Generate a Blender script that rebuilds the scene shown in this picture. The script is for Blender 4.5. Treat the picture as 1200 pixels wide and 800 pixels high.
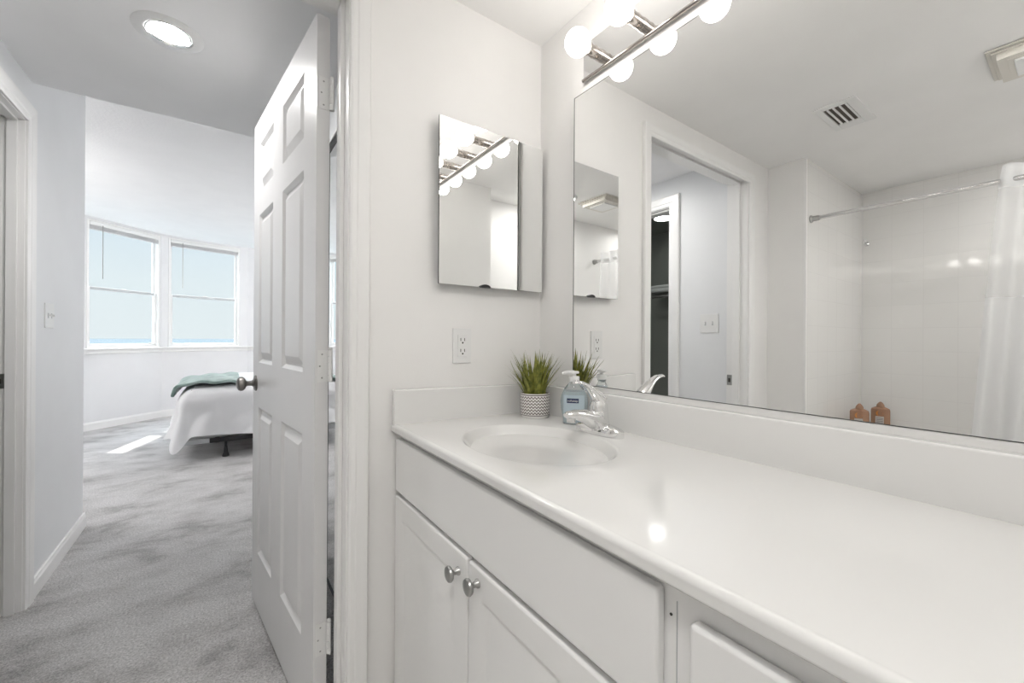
import bpy, bmesh, math, random
from mathutils import Matrix, Vector
random.seed(7)
PI = math.pi
for o in list(bpy.data.objects): bpy.data.objects.remove(o)
SC = bpy.context.scene
COL = SC.collection

# ---------------------------------------------------------------- camera
CAMZ = 1.14
F_PX, CY_PX, PSI, PITCH, ROLL = 479.8, 395.94, 35.424, 0.067, 0.3354
s_, c_ = math.sin(math.radians(PSI)), math.cos(math.radians(PSI))
base = Matrix(((c_, -s_, 0), (0, 0, 1), (s_, c_, 0)))
p_ = math.radians(PITCH); r_ = math.radians(ROLL)
A_ = Matrix(((1, 0, 0), (0, math.cos(p_), -math.sin(p_)), (0, math.sin(p_), math.cos(p_))))
B_ = Matrix(((math.cos(r_), math.sin(r_), 0), (-math.sin(r_), math.cos(r_), 0), (0, 0, 1)))
RR = B_ @ A_ @ base
cam_rot = Matrix((RR[0], RR[1], -RR[2])).transposed()
cam = bpy.data.cameras.new('camera'); camo = bpy.data.objects.new('camera', cam); COL.objects.link(camo)
camo.matrix_world = Matrix.Translation((0, 0, CAMZ)) @ cam_rot.to_4x4()
cam.sensor_width = 36; cam.lens = F_PX / 1200 * 36
cam.shift_y = -(400 - CY_PX) / 1200
cam.clip_start = 0.02; cam.clip_end = 20000
SC.camera = camo

# ---------------------------------------------------------------- exposure, world, sun, light strengths
SC.view_settings.view_transform = 'Standard'; SC.view_settings.look = 'None'
SC.view_settings.exposure = 0.27; SC.view_settings.gamma = 1.0; SC.view_settings.use_curve_mapping = False
BULB = 10.0        # vanity globes
DOWN = 215.0        # recessed hall light
BEDFILL = 70.0     # unseen pendants added as bedroom fill light
TUBFILL = 118.0 # unseen light added over the tub to brighten it
BATHFILL = 36.0    # unseen ceiling lamp added as bathroom fill light
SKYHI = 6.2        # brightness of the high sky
SUN = 6.2

W = bpy.data.worlds.new('World'); SC.world = W; W.use_nodes = True
nt = W.node_tree; nt.nodes.clear()
out = nt.nodes.new('ShaderNodeOutputWorld'); bg = nt.nodes.new('ShaderNodeBackground')
tc = nt.nodes.new('ShaderNodeTexCoord'); sx = nt.nodes.new('ShaderNodeSeparateXYZ')
nt.links.new(tc.outputs['Generated'], sx.inputs[0])
cr = nt.nodes.new('ShaderNodeValToRGB'); e = cr.color_ramp.elements
e[0].position = 0.0; e[0].color = (.86, .935, .96, 1)
e[1].position = 1.0; e[1].color = (.74, .84, .95, 1)
a = e.new(.10); a.color = (.84, .93, .965, 1)
a = e.new(.24); a.color = (.74, .87, .965, 1)
nt.links.new(sx.outputs['Z'], cr.inputs[0])
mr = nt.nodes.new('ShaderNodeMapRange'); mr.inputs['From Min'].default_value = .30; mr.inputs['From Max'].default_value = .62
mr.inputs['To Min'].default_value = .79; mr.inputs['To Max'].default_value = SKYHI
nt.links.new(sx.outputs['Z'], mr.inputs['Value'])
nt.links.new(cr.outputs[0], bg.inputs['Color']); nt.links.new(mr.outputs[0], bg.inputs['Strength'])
nt.links.new(bg.outputs[0], out.inputs[0])

sun = bpy.data.lights.new('sun', 'SUN'); sun.energy = SUN; sun.angle = math.radians(.6); sun.color = (1, .96, .9)
suno = bpy.data.objects.new('sun', sun); COL.objects.link(suno)
sd = Vector((.77, -.64, -1.16)).normalized()
suno.rotation_mode = 'QUATERNION'; suno.rotation_quaternion = Vector((0, 0, -1)).rotation_difference(sd)
suno.location = (-4, 11, 7)

# ---------------------------------------------------------------- materials
def nodes(name):
    m = bpy.data.materials.new(name); m.use_nodes = True
    n = m.node_tree; return m, n, n.nodes['Principled BSDF']
def link(n, a, b): n.links.new(a, b)
def paint(name, col, rough=.55, bump=.0, scale=250, var=.015, metal=0, coat=0):
    m, n, b = nodes(name)
    b.inputs['Roughness'].default_value = rough; b.inputs['Metallic'].default_value = metal
    b.inputs['Coat Weight'].default_value = coat
    t = n.nodes.new('ShaderNodeTexCoord'); no = n.nodes.new('ShaderNodeTexNoise')
    no.inputs['Scale'].default_value = 4; no.inputs['Detail'].default_value = 3
    link(n, t.outputs['Object'], no.inputs['Vector'])
    cr = n.nodes.new('ShaderNodeValToRGB'); e = cr.color_ramp.elements
    e[0].position = .3; e[1].position = .7
    e[0].color = tuple(c * (1 - var) for c in col) + (1,); e[1].color = tuple(min(1, c * (1 + var)) for c in col) + (1,)
    link(n, no.outputs['Fac'], cr.inputs[0]); link(n, cr.outputs[0], b.inputs['Base Color'])
    if bump:
        nb = n.nodes.new('ShaderNodeTexNoise'); nb.inputs['Scale'].default_value = scale; nb.inputs['Detail'].default_value = 2
        link(n, t.outputs['Object'], nb.inputs['Vector'])
        bm_ = n.nodes.new('ShaderNodeBump'); bm_.inputs['Strength'].default_value = bump; bm_.inputs['Distance'].default_value = .002
        link(n, nb.outputs['Fac'], bm_.inputs['Height']); link(n, bm_.outputs[0], b.inputs['Normal'])
    return m
M = {}
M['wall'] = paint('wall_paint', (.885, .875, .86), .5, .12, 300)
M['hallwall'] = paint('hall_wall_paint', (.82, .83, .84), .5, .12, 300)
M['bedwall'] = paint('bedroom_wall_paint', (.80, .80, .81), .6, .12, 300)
M['ceil'] = paint('ceiling_paint', (.92, .912, .90), .8, .1, 200)
M['hallceil'] = paint('hall_ceiling_paint', (.92, .92, .925), .8, .1, 200)
M['bedceil'] = paint('textured_ceiling', (.83, .83, .83), .9, .9, 60)
M['trim'] = paint('gloss_trim_paint', (.89, .885, .875), .28)
M['door'] = paint('door_paint', (.79, .785, .785), .3)
M['cab'] = paint('cabinet_paint', (.90, .895, .885), .32)
M['marble'] = paint('cultured_marble', (.83, .825, .81), .10, var=.006)
M['chrome'] = paint('chrome', (.82, .82, .82), .06, metal=1, var=0)
M['brushed'] = paint('brushed_chrome', (.45, .415, .385), .15, metal=1, var=.02)
M['nickel'] = paint('pewter', (.42, .42, .41), .32, metal=1)
M['pewter'] = paint('aged_pewter', (.26, .25, .24), .35, metal=1)
M['plastic'] = paint('white_plastic', (.84, .84, .83), .3)
M['dark'] = paint('dark_gap', (.02, .018, .016), .6)
M['slot'] = paint('outlet_slot', (.05, .045, .04), .6)
M['black'] = paint('black_metal', (.02, .02, .022), .4)
M['edge'] = paint('mirror_edge', (.12, .12, .115), .4, metal=.5)
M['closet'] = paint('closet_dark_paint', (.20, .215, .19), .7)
M['ventdark'] = paint('vent_duct', (.10, .085, .07), .7)
M['tub'] = paint('tub_enamel', (.88, .87, .85), .1)
M['cloth'] = paint('white_cotton', (.84, .84, .85), .9, .3, 120)
M['boxspring'] = paint('grey_ticking', (.55, .56, .57), .9)
M['outsidewall'] = paint('exterior_stucco', (.7, .68, .65), .9)
M['bronze'] = paint('brown_bottle', (.42, .24, .15), .25)
M['bronzecap'] = paint('bottle_cap', (.38, .22, .14), .35)
M['label'] = paint('bottle_label', (.62, .58, .54), .5)
M['orange'] = paint('orange_emblem', (.75, .33, .08), .5)
M['soil'] = paint('pot_soil', (.03, .022, .015), .9)
M['navy'] = paint('navy_badge', (.03, .045, .12), .4)
M['vanvent'] = paint('ivory_plastic', (.74, .71, .65), .45)

def mirror_mat():
    m, n, b = nodes('silvered_mirror')
    b.inputs['Base Color'].default_value = (.93, .935, .93, 1); b.inputs['Metallic'].default_value = 1; b.inputs['Roughness'].default_value = 0
    return m
M['mirror'] = mirror_mat()
def emit(name, col, st):
    m = bpy.data.materials.new(name); m.use_nodes = True; n = m.node_tree; n.nodes.clear()
    o = n.nodes.new('ShaderNodeOutputMaterial'); e = n.nodes.new('ShaderNodeEmission')
    e.inputs[0].default_value = (*col, 1); e.inputs[1].default_value = st; n.links.new(e.outputs[0], o.inputs[0]); return m
M['bulb'] = emit('frosted_globe_glow', (1, .965, .92), BULB)
M['down'] = emit('recessed_lamp_glow', (1, .985, .97), DOWN)
M['shower'] = emit('tub_fill_glow', (1, .985, .965), TUBFILL)
M['closetlamp'] = emit('closet_lamp_glow', (1, 1, 1), 30)
M['bathfill'] = emit('bathroom_fill_glow', (1, .985, .965), BATHFILL)
M['bedfill'] = emit('bedroom_fill_glow', (1, .98, .97), BEDFILL)
def thin_glass(name, tint=(1, 1, 1), refl=1.0):
    m = bpy.data.materials.new(name); m.use_nodes = True; n = m.node_tree; n.nodes.clear()
    o = n.nodes.new('ShaderNodeOutputMaterial'); t = n.nodes.new('ShaderNodeBsdfTransparent'); g = n.nodes.new('ShaderNodeBsdfGlossy')
    t.inputs[0].default_value = (*tint, 1); g.inputs['Roughness'].default_value = .02
    x = n.nodes.new('ShaderNodeMixShader'); x.inputs[0].default_value = .012; n.links.new(t.outputs[0], x.inputs[1]); n.links.new(g.outputs[0], x.inputs[2])
    n.links.new(x.outputs[0], o.inputs[0]); return m
M['glass'] = thin_glass('window_glass', (.98, .99, .99))
def clear_bottle():
    m, n, b = nodes('clear_soap_bottle')
    b.inputs['Base Color'].default_value = (.90, .94, .95, 1); b.inputs['Roughness'].default_value = .05
    b.inputs['Transmission Weight'].default_value = .85; b.inputs['IOR'].default_value = 1.35
    return m
M['bottle'] = clear_bottle()
def translucent(name, col, w, alpha):
    m = bpy.data.materials.new(name); m.use_nodes = True; n = m.node_tree; n.nodes.clear()
    o = n.nodes.new('ShaderNodeOutputMaterial'); d = n.nodes.new('ShaderNodeBsdfDiffuse'); t = n.nodes.new('ShaderNodeBsdfTranslucent')
    tr = n.nodes.new('ShaderNodeBsdfTransparent'); x = n.nodes.new('ShaderNodeMixShader'); y = n.nodes.new('ShaderNodeMixShader')
    d.inputs[0].default_value = (*col, 1); t.inputs[0].default_value = (*col, 1)
    x.inputs[0].default_value = w; y.inputs[0].default_value = alpha
    n.links.new(d.outputs[0], x.inputs[1]); n.links.new(t.outputs[0], x.inputs[2])
    n.links.new(x.outputs[0], y.inputs[1]); n.links.new(tr.outputs[0], y.inputs[2]); n.links.new(y.outputs[0], o.inputs[0]); return m
M['curtain'] = translucent('curtain_cloth', (.86, .86, .86), .35, 0)
M['sheer'] = translucent('curtain_sheer', (.84, .84, .84), .4, .45)
M['shade'] = translucent('blind_slats', (.84, .84, .84), .25, 0)

def carpet():
    m, n, b = nodes('grey_carpet'); b.inputs['Roughness'].default_value = .95
    b.inputs['Sheen Weight'].default_value = .15
    t = n.nodes.new('ShaderNodeTexCoord')
    mp = n.nodes.new('ShaderNodeMapping'); mp.inputs['Rotation'].default_value = (0, 0, math.radians(38)); mp.inputs['Scale'].default_value = (1.0, 1.7, 1)
    big = n.nodes.new('ShaderNodeTexNoise'); big.inputs['Scale'].default_value = 2.3; big.inputs['Detail'].default_value = 7; big.inputs['Roughness'].default_value = .68; big.inputs['Distortion'].default_value = .2
    link(n, t.outputs['Object'], mp.inputs[0]); link(n, mp.outputs[0], big.inputs['Vector'])
    r1 = n.nodes.new('ShaderNodeValToRGB'); e = r1.color_ramp.elements
    e[0].position = .36; e[0].color = (.33, .32, .315, 1); e[1].position = .60; e[1].color = (.60, .59, .585, 1)
    a = e.new(.47); a.color = (.50, .49, .485, 1)
    link(n, big.outputs['Fac'], r1.inputs[0])
    fine = n.nodes.new('ShaderNodeTexNoise'); fine.inputs['Scale'].default_value = 130; fine.inputs['Detail'].default_value = 3; fine.inputs['Roughness'].default_value = .8
    link(n, t.outputs['Object'], fine.inputs['Vector'])
    r2 = n.nodes.new('ShaderNodeMapRange'); r2.inputs['From Min'].default_value = .3; r2.inputs['From Max'].default_value = .7
    r2.inputs['To Min'].default_value = .52; r2.inputs['To Max'].default_value = 1.42
    link(n, fine.outputs['Fac'], r2.inputs['Value'])
    mx = n.nodes.new('ShaderNodeMix'); mx.data_type = 'RGBA'; mx.blend_type = 'MULTIPLY'; mx.inputs['Factor'].default_value = 1
    link(n, r1.outputs[0], mx.inputs['A']); link(n, r2.outputs[0], mx.inputs['B']); link(n, mx.outputs['Result'], b.inputs['Base Color'])
    bp = n.nodes.new('ShaderNodeBump'); bp.inputs['Strength'].default_value = .8; bp.inputs['Distance'].default_value = .006
    link(n, fine.outputs['Fac'], bp.inputs['Height']); link(n, bp.outputs[0], b.inputs['Normal'])
    return m
M['carpet'] = carpet()
def tiles(name, col, grout, size, rough, mortar=.012, axis='XZ', bump=.25):
    m, n, b = nodes(name); b.inputs['Roughness'].default_value = rough
    t = n.nodes.new('ShaderNodeTexCoord'); sp = n.nodes.new('ShaderNodeSeparateXYZ'); cb = n.nodes.new('ShaderNodeCombineXYZ')
    link(n, t.outputs['Object'], sp.inputs[0]); link(n, sp.outputs[axis[0]], cb.inputs[0]); link(n, sp.outputs[axis[1]], cb.inputs[1])
    br = n.nodes.new('ShaderNodeTexBrick'); br.offset = 0; br.squash = 1
    br.inputs['Scale'].default_value = 1; br.inputs['Brick Width'].default_value = size; br.inputs['Row Height'].default_value = size
    br.inputs['Mortar Size'].default_value = mortar * size; br.inputs['Mortar Smooth'].default_value = .6
    br.inputs['Color1'].default_value = (*col, 1); br.inputs['Color2'].default_value = (*[c * .985 for c in col], 1); br.inputs['Mortar'].default_value = (*grout, 1)
    link(n, cb.outputs[0], br.inputs['Vector']); link(n, br.outputs['Color'], b.inputs['Base Color'])
    bp = n.nodes.new('ShaderNodeBump'); bp.invert = True; bp.inputs['Strength'].default_value = bump; bp.inputs['Distance'].default_value = .002
    link(n, br.outputs['Fac'], bp.inputs['Height']); link(n, bp.outputs[0], b.inputs['Normal'])
    return m
M['tile_x'] = tiles('shower_tile_side', (.90, .89, .87), (.86, .85, .83), .153, .05, .018, 'XZ', .15)
M['tile_y'] = tiles('shower_tile_back', (.90, .89, .87), (.86, .85, .83), .153, .05, .018, 'YZ', .15)
M['bathfloor'] = tiles('bathroom_floor_tile', (.84, .82, .79), (.55, .53, .5), .30, .3, .02, 'XY')
def potmat():
    m, n, b = nodes('patterned_pot'); b.inputs['Roughness'].default_value = .45
    t = n.nodes.new('ShaderNodeTexCoord'); sp = n.nodes.new('ShaderNodeSeparateXYZ'); link(n, t.outputs['Object'], sp.inputs[0])
    def mth(op, a, bb=None, v=None):
        q = n.nodes.new('ShaderNodeMath'); q.operation = op
        if hasattr(a, 'links'): link(n, a, q.inputs[0])
        else: q.inputs[0].default_value = a
        if bb is not None:
            if hasattr(bb, 'links'): link(n, bb, q.inputs[1])
            else: q.inputs[1].default_value = bb
        return q.outputs[0]
    ang = mth('ARCTAN2', sp.outputs['Y'], sp.outputs['X'])
    zig = mth('PINGPONG', mth('MULTIPLY', ang, 28 / (2 * PI)), .5)            # 0..0.5
    zz = mth('MULTIPLY', sp.outputs['Z'], 105)
    f = mth('FRACT', mth('ADD', zz, mth('MULTIPLY', zig, 1.3)))
    line = mth('LESS_THAN', f, .42)
    top = mth('LESS_THAN', sp.outputs['Z'], .071); bot = mth('GREATER_THAN', sp.outputs['Z'], .012)
    band = mth('MULTIPLY', mth('MULTIPLY', line, top), bot)
    rim = mth('COMPARE', sp.outputs['Z'], .0105); rim.node.inputs[2].default_value = .0012
    rim2 = mth('COMPARE', sp.outputs['Z'], .0735); rim2.node.inputs[2].default_value = .0016
    fac = mth('MAXIMUM', mth('MAXIMUM', band, rim), rim2)
    mx = n.nodes.new('ShaderNodeMix'); mx.data_type = 'RGBA'; link(n, fac, mx.inputs['Factor'])
    mx.inputs['A'].default_value = (.82, .80, .78, 1); mx.inputs['B'].default_value = (.13, .10, .10, 1)
    link(n, mx.outputs['Result'], b.inputs['Base Color']); return m
M['pot'] = potmat()
def leafmat():
    m, n, b = nodes('grass_blade'); b.inputs['Roughness'].default_value = .5
    t = n.nodes.new('ShaderNodeTexCoord'); no = n.nodes.new('ShaderNodeTexNoise'); no.inputs['Scale'].default_value = 60
    link(n, t.outputs['Object'], no.inputs['Vector'])
    cr = n.nodes.new('ShaderNodeValToRGB'); e = cr.color_ramp.elements
    e[0].position = .3; e[0].color = (.09, .11, .015, 1); e[1].position = .7; e[1].color = (.36, .36, .07, 1)
    link(n, no.outputs['Fac'], cr.inputs[0]); link(n, cr.outputs[0], b.inputs['Base Color']); return m
M['leaf'] = leafmat()
def throwmat():
    m, n, b = nodes('sage_throw'); b.inputs['Roughness'].default_value = .95; b.inputs['Sheen Weight'].default_value = .3
    t = n.nodes.new('ShaderNodeTexCoord'); no = n.nodes.new('ShaderNodeTexNoise'); no.inputs['Scale'].default_value = 9; no.inputs['Detail'].default_value = 4
    link(n, t.outputs['Object'], no.inputs['Vector'])
    cr = n.nodes.new('ShaderNodeValToRGB'); e = cr.color_ramp.elements
    e[0].position = .3; e[0].color = (.17, .24, .225, 1); e[1].position = .7; e[1].color = (.36, .46, .43, 1)
    link(n, no.outputs['Fac'], cr.inputs[0]); link(n, cr.outputs[0], b.inputs['Base Color'])
    bp = n.nodes.new('ShaderNodeBump'); bp.inputs['Strength'].default_value = .5; bp.inputs['Distance'].default_value = .01
    link(n, no.outputs['Fac'], bp.inputs['Height']); link(n, bp.outputs[0], b.inputs['Normal']); return m
M['throw'] = throwmat()
def seamat():
    m, n, b = nodes('sea_water'); b.inputs['Roughness'].default_value = .8; b.inputs['Specular IOR Level'].default_value = 0
    t = n.nodes.new('ShaderNodeTexCoord'); no = n.nodes.new('ShaderNodeTexNoise'); no.inputs['Scale'].default_value = .002; no.inputs['Detail'].default_value = 6
    mp = n.nodes.new('ShaderNodeMapping'); mp.inputs['Scale'].default_value = (1, 1, 1); link(n, t.outputs['Object'], mp.inputs[0]); link(n, mp.outputs[0], no.inputs['Vector'])
    cr = n.nodes.new('ShaderNodeValToRGB'); e = cr.color_ramp.elements
    e[0].position = .35; e[0].color = (.100, .118, .127, 1); e[1].position = .65; e[1].color = (.112, .132, .142, 1)
    link(n, no.outputs['Fac'], cr.inputs[0]); link(n, cr.outputs[0], b.inputs['Base Color']); return m
M['sea'] = seamat()

# ---------------------------------------------------------------- mesh helpers
ROOT = {}
def put(o, name_parent):
    COL.objects.link(o)
def finish(name, bm, mat, parent=None, smooth=False, bevel=0, seg=2, local=False, recalc=True):
    """links bm as ONE object; bm is in world coordinates unless local"""
    if recalc: bmesh.ops.recalc_face_normals(bm, faces=bm.faces[:])
    root = parent
    while root is not None and root.parent is not None: root = root.parent
    if parent is not None and not local: bm.transform(ROOT[root.name].inverted())
    me = bpy.data.meshes.new(name); bm.to_mesh(me); bm.free()
    mats = mat if isinstance(mat, (list, tuple)) else [mat]
    for m in mats: me.materials.append(M[m])
    if smooth:
        for p in me.polygons: p.use_smooth = True
    o = bpy.data.objects.new(name, me); COL.objects.link(o)
    if parent is not None: o.parent = parent
    else: ROOT[o.name] = Matrix.Identity(4)
    if smooth == 'auto':
        me.set_sharp_from_angle(angle=math.radians(35))
    if bevel:
        md = o.modifiers.new('bevel', 'BEVEL'); md.width = bevel; md.segments = seg; md.limit_method = 'ANGLE'; md.angle_limit = math.radians(40)
        for p in me.polygons: p.use_smooth = True
        me.set_sharp_from_angle(angle=math.radians(35))
        md.harden_normals = True
    return o
def thing(name, label, cat, loc=(0, 0, 0), rotz=0, group=None):
    o = bpy.data.objects.new(name, None); COL.objects.link(o); o.empty_display_size = .05
    o.location = loc; o.rotation_euler = (0, 0, rotz); o['label'] = label; o['category'] = cat
    if group: o['group'] = group
    ROOT[o.name] = Matrix.Translation(loc) @ Matrix.Rotation(rotz, 4, 'Z')
    return o
def tag(o, label, cat, group=None, kind=None):
    o['label'] = label; o['category'] = cat
    if group: o['group'] = group
    if kind: o['kind'] = kind
    return o
def struct(name, bm, mat, parent=None, **k):
    o = finish(name, bm, mat, parent, **k)
    if parent is None: o['kind'] = 'structure'
    return o
def box(bm, x0, x1, y0, y1, z0, z1, mx=None, mi=0):
    vs = [bm.verts.new((x, y, z)) for x in (x0, x1) for y in (y0, y1) for z in (z0, z1)]
    if mx is not None:
        for v in vs: v.co = mx @ v.co
    for f in ((0, 1, 3, 2), (4, 6, 7, 5), (0, 4, 5, 1), (2, 3, 7, 6), (0, 2, 6, 4), (1, 5, 7, 3)):
        bm.faces.new([vs[i] for i in f]).material_index = mi
    return vs
def NB(): return bmesh.new()
def boxes(*bs, mx=None):
    bm = NB()
    for b in bs: box(bm, *b, mx=mx)
    return bm
def lathe(bm, prof, mx=None, n=32, capped=True, mi=0):
    rings = []
    for r, z in prof:
        ring = [bm.verts.new((r * math.cos(2 * PI * i / n), r * math.sin(2 * PI * i / n), z)) for i in range(n)]
        rings.append(ring)
    for a, b in zip(rings, rings[1:]):
        for i in range(n): bm.faces.new((a[i], a[(i + 1) % n], b[(i + 1) % n], b[i])).material_index = mi
    if capped:
        bm.faces.new(rings[0][::-1]).material_index = mi; bm.faces.new(rings[-1]).material_index = mi
    if mx is not None:
        for ring in rings:
            for v in ring: v.co = mx @ v.co
def tube(bm, pts, rad, n=12, cap=True, flat=None):
    pts = [Vector(p) for p in pts]; rad = rad if isinstance(rad, (list, tuple)) else [rad] * len(pts)
    rings = []; up = Vector((0, 0, 1))
    t0 = (pts[1] - pts[0]).normalized()
    nrm = t0.orthogonal().normalized() if abs(t0.z) > .95 else up.cross(t0).normalized()
    for i, p in enumerate(pts):
        t = ((pts[min(i + 1, len(pts) - 1)] - pts[max(i - 1, 0)])).normalized()
        nrm = (nrm - t * nrm.dot(t)).normalized(); bn = t.cross(nrm)
        f = flat[i] if flat else 1
        rings.append([bm.verts.new(p + (nrm * math.cos(2 * PI * k / n) + bn * math.sin(2 * PI * k / n) * f) * rad[i]) for k in range(n)])
    for a, b in zip(rings, rings[1:]):
        for k in range(n): bm.faces.new((a[k], a[(k + 1) % n], b[(k + 1) % n], b[k]))
    if cap: bm.faces.new(rings[0][::-1]); bm.faces.new(rings[-1])
def quad(bm, pts, mx=None, mi=0):
    vs = [bm.verts.new(mx @ Vector(p) if mx is not None else Vector(p)) for p in pts]
    f = bm.faces.new(vs); f.material_index = mi; return f
def frame_mx(p0, direction, normal):
    """local u along direction, v = normal (towards the room), w = up"""
    d = Vector((*direction, 0)).normalized(); nn = Vector((*normal, 0)).normalized()
    m = Matrix((d, nn, Vector((0, 0, 1)))).transposed().to_4x4()
    return Matrix.Translation((p0[0], p0[1], p0[2] if len(p0) > 2 else 0)) @ m
def panel_slab(bm, mx, Wd, H, T, ops, rec=.008, slope=.012, inset=.03, raise_=.006, both=True):
    """slab u 0..Wd, w 0..H, v 0..-T (front at v=0) with raised panels"""
    back = -T + (rec if both else 0)
    us = sorted({0, Wd} | {o[0] for o in ops} | {o[1] for o in ops}); ws = sorted({0, H} | {o[2] for o in ops} | {o[3] for o in ops})
    def inside(u, w): return any(o[0] < u < o[1] and o[2] < w < o[3] for o in ops)
    # front/back faces as grid cells, shared vertices
    cache = {}
    def V(u, v, w):
        k = (round(u, 5), round(v, 5), round(w, 5))
        if k not in cache: cache[k] = bm.verts.new(mx @ Vector(k))
        return cache[k]
    def Fq(*p):
        vs = [V(*q) for q in p]
        if len(set(vs)) > 2: bm.faces.new(vs)
    for side in ((0, 1), (-T, -1)):
        v0, sg = side
        for i in range(len(us) - 1):
            for j in range(len(ws) - 1):
                if side[1] == -1 and not both or not inside((us[i] + us[i + 1]) / 2, (ws[j] + ws[j + 1]) / 2):
                    Fq((us[i], v0, ws[j]), (us[i + 1], v0, ws[j]), (us[i + 1], v0, ws[j + 1]), (us[i], v0, ws[j + 1]))
        if sg == -1 and not both: continue
        for (a, b, c, d) in ops:
            def ring(off, v): return [(a + off, v, c + off), (b - off, v, c + off), (b - off, v, d - off), (a + off, v, d - off)]
            rs = [ring(0, v0), ring(slope, v0 - sg * rec), ring(slope + .006, v0 - sg * rec), ring(slope + .006 + inset, v0 - sg * (rec - raise_))]
            for r0, r1 in zip(rs, rs[1:]):
                for k in range(4): Fq(r0[k], r0[(k + 1) % 4], r1[(k + 1) % 4], r1[k])
            Fq(*rs[-1])
    for i in range(len(us) - 1):
        for w in (0, H): Fq((us[i], 0, w), (us[i + 1], 0, w), (us[i + 1], -T, w), (us[i], -T, w))
    for j in range(len(ws) - 1):
        for u in (0, Wd): Fq((u, 0, ws[j]), (u, 0, ws[j + 1]), (u, -T, ws[j + 1]), (u, -T, ws[j]))
CAS = [(0, 0), (0, .009), (.006, .012), (.016, .012), (.020, .0145), (.040, .0165), (.047, .0165), (.050, .013), (.050, 0)]
def casing(bm, mx, u0, u1, w0, w1, prof=CAS, sc=1.0, closed=False):
    rows = []
    for o, h in prof:
        o *= sc
        pts = [(u0 - o, h, w0 - (o if closed else 0)), (u0 - o, h, w1 + o), (u1 + o, h, w1 + o), (u1 + o, h, w0 - (o if closed else 0))]
        rows.append([bm.verts.new(mx @ Vector(p)) for p in pts])
    segs = 4 if closed else 3
    for a, b in zip(rows, rows[1:]):
        for i in range(segs): bm.faces.new((a[i], a[(i + 1) % 4], b[(i + 1) % 4], b[i]))
    if not closed:
        bm.faces.new([r[0] for r in rows]); bm.faces.new([r[3] for r in rows][::-1])
def baseboard(bm, mx, u0, u1, h=.083, t=.013):
    prof = [(0, 0), (t, 0), (t, h - .02), (t - .004, h - .012), (t - .005, h - .004), (t - .009, h), (0, h)]
    a = [bm.verts.new(mx @ Vector((u0, v, w))) for v, w in prof]; b = [bm.verts.new(mx @ Vector((u1, v, w))) for v, w in prof]
    n = len(prof)
    for i in range(n): bm.faces.new((a[i], a[(i + 1) % n], b[(i + 1) % n], b[i]))
    bm.faces.new(a[::-1]); bm.faces.new(b)

# ================================================================ STRUCTURE
D = 1.12; WX = .9158; MX = .9039; T = .115; DF = D + T
BC = 2.169; HC = 2.225; BED = 2.58
TX = -.8766; TY = .923; TB = -1.865; YR = -.40     # tub alcove and rear wall
HL = -.665; HR = .40; HY = 3.47; SOF = 2.63
J0, J1, JH = -.625, .268, 2.05                       # bathroom doorway
# floors
struct('floor', boxes((-2.75, 2.55, DF - .07, 8.2, -.05, 0)), 'carpet')
struct('floor_bathroom', boxes((TB - .1, WX + .1, YR - .1, DF - .07, -.05, -.004)), 'bathfloor')
# ceilings
struct('ceiling', boxes((TB - .1, WX + .1, YR - .1, DF, BC, BC + .05)), 'ceil')
struct('ceiling_hall', boxes((-1.75, 1.0, DF, SOF, HC, HC + .05), (HL - .02, HR + .02, SOF - .03, SOF - .001, HC + .05, BED)), 'hallceil')

# bathroom end wall with doorway (front painted warm, hall side cool: two skins)
rgh = .016
def skin(y0, y1):
    return boxes((TX, J0 - rgh, y0, y1, 0, BC + .05), (J0 - rgh, J1 + rgh, y0, y1, JH + rgh, BC + .05), (J1 + rgh, WX + .02, y0, y1, 0, BC + .05))
struct('wall_end', skin(D, DF - .02), 'wall')
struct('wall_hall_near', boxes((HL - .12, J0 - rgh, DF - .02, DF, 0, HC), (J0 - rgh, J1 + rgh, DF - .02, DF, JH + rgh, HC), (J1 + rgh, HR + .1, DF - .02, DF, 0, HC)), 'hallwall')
struct('wall_right', boxes((WX, WX + .1, YR - .1, DF, 0, BC + .05)), 'wall')
struct('wall_rear', boxes((TB - .1, WX + .1, YR - .1, YR, 0, BC + .05)), 'wall')
struct('wall_vanity_end', boxes((.31, WX, YR - .1, -.20, 0, BC + .05)), 'wall')
struct('wall_left', boxes((TB - .1, TB, YR, TY, 0, BC + .05)), 'tile_y')
# plumbing wall: painted outer corner, tiled face
struct('wall_shower', boxes((TB - .1, TX, TY + .008, DF - .02, 0, BC + .05)), 'wall')
struct('wall_shower_tile', boxes((TB, TX - .012, TY, TY + .008, .3, BC)), 'tile_x')
o = struct('trim_1', boxes((TX - .012, TX + .002, TY - .004, TY + .012, 0, BC)), 'trim', bevel=.003)
# hall walls
CL0, CL1, CLH = 1.645, 2.55, 2.03
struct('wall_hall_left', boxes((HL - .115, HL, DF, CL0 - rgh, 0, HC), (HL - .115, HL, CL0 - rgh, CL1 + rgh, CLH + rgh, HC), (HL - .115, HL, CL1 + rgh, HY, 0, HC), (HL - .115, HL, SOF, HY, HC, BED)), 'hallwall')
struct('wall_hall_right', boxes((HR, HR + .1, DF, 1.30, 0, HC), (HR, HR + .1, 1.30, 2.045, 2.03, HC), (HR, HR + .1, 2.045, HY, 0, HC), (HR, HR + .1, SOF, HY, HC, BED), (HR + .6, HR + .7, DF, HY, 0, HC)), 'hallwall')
# closet behind hall wall
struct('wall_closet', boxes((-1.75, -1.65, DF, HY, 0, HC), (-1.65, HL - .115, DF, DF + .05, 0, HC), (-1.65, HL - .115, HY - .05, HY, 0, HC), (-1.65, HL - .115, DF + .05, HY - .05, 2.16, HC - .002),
       (HL - .125, HL - .115, DF + .05, CL0 - rgh, 0, HC - .02), (HL - .125, HL - .115, CL1 + rgh, HY - .05, 0, HC - .02)), 'closet')
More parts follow.
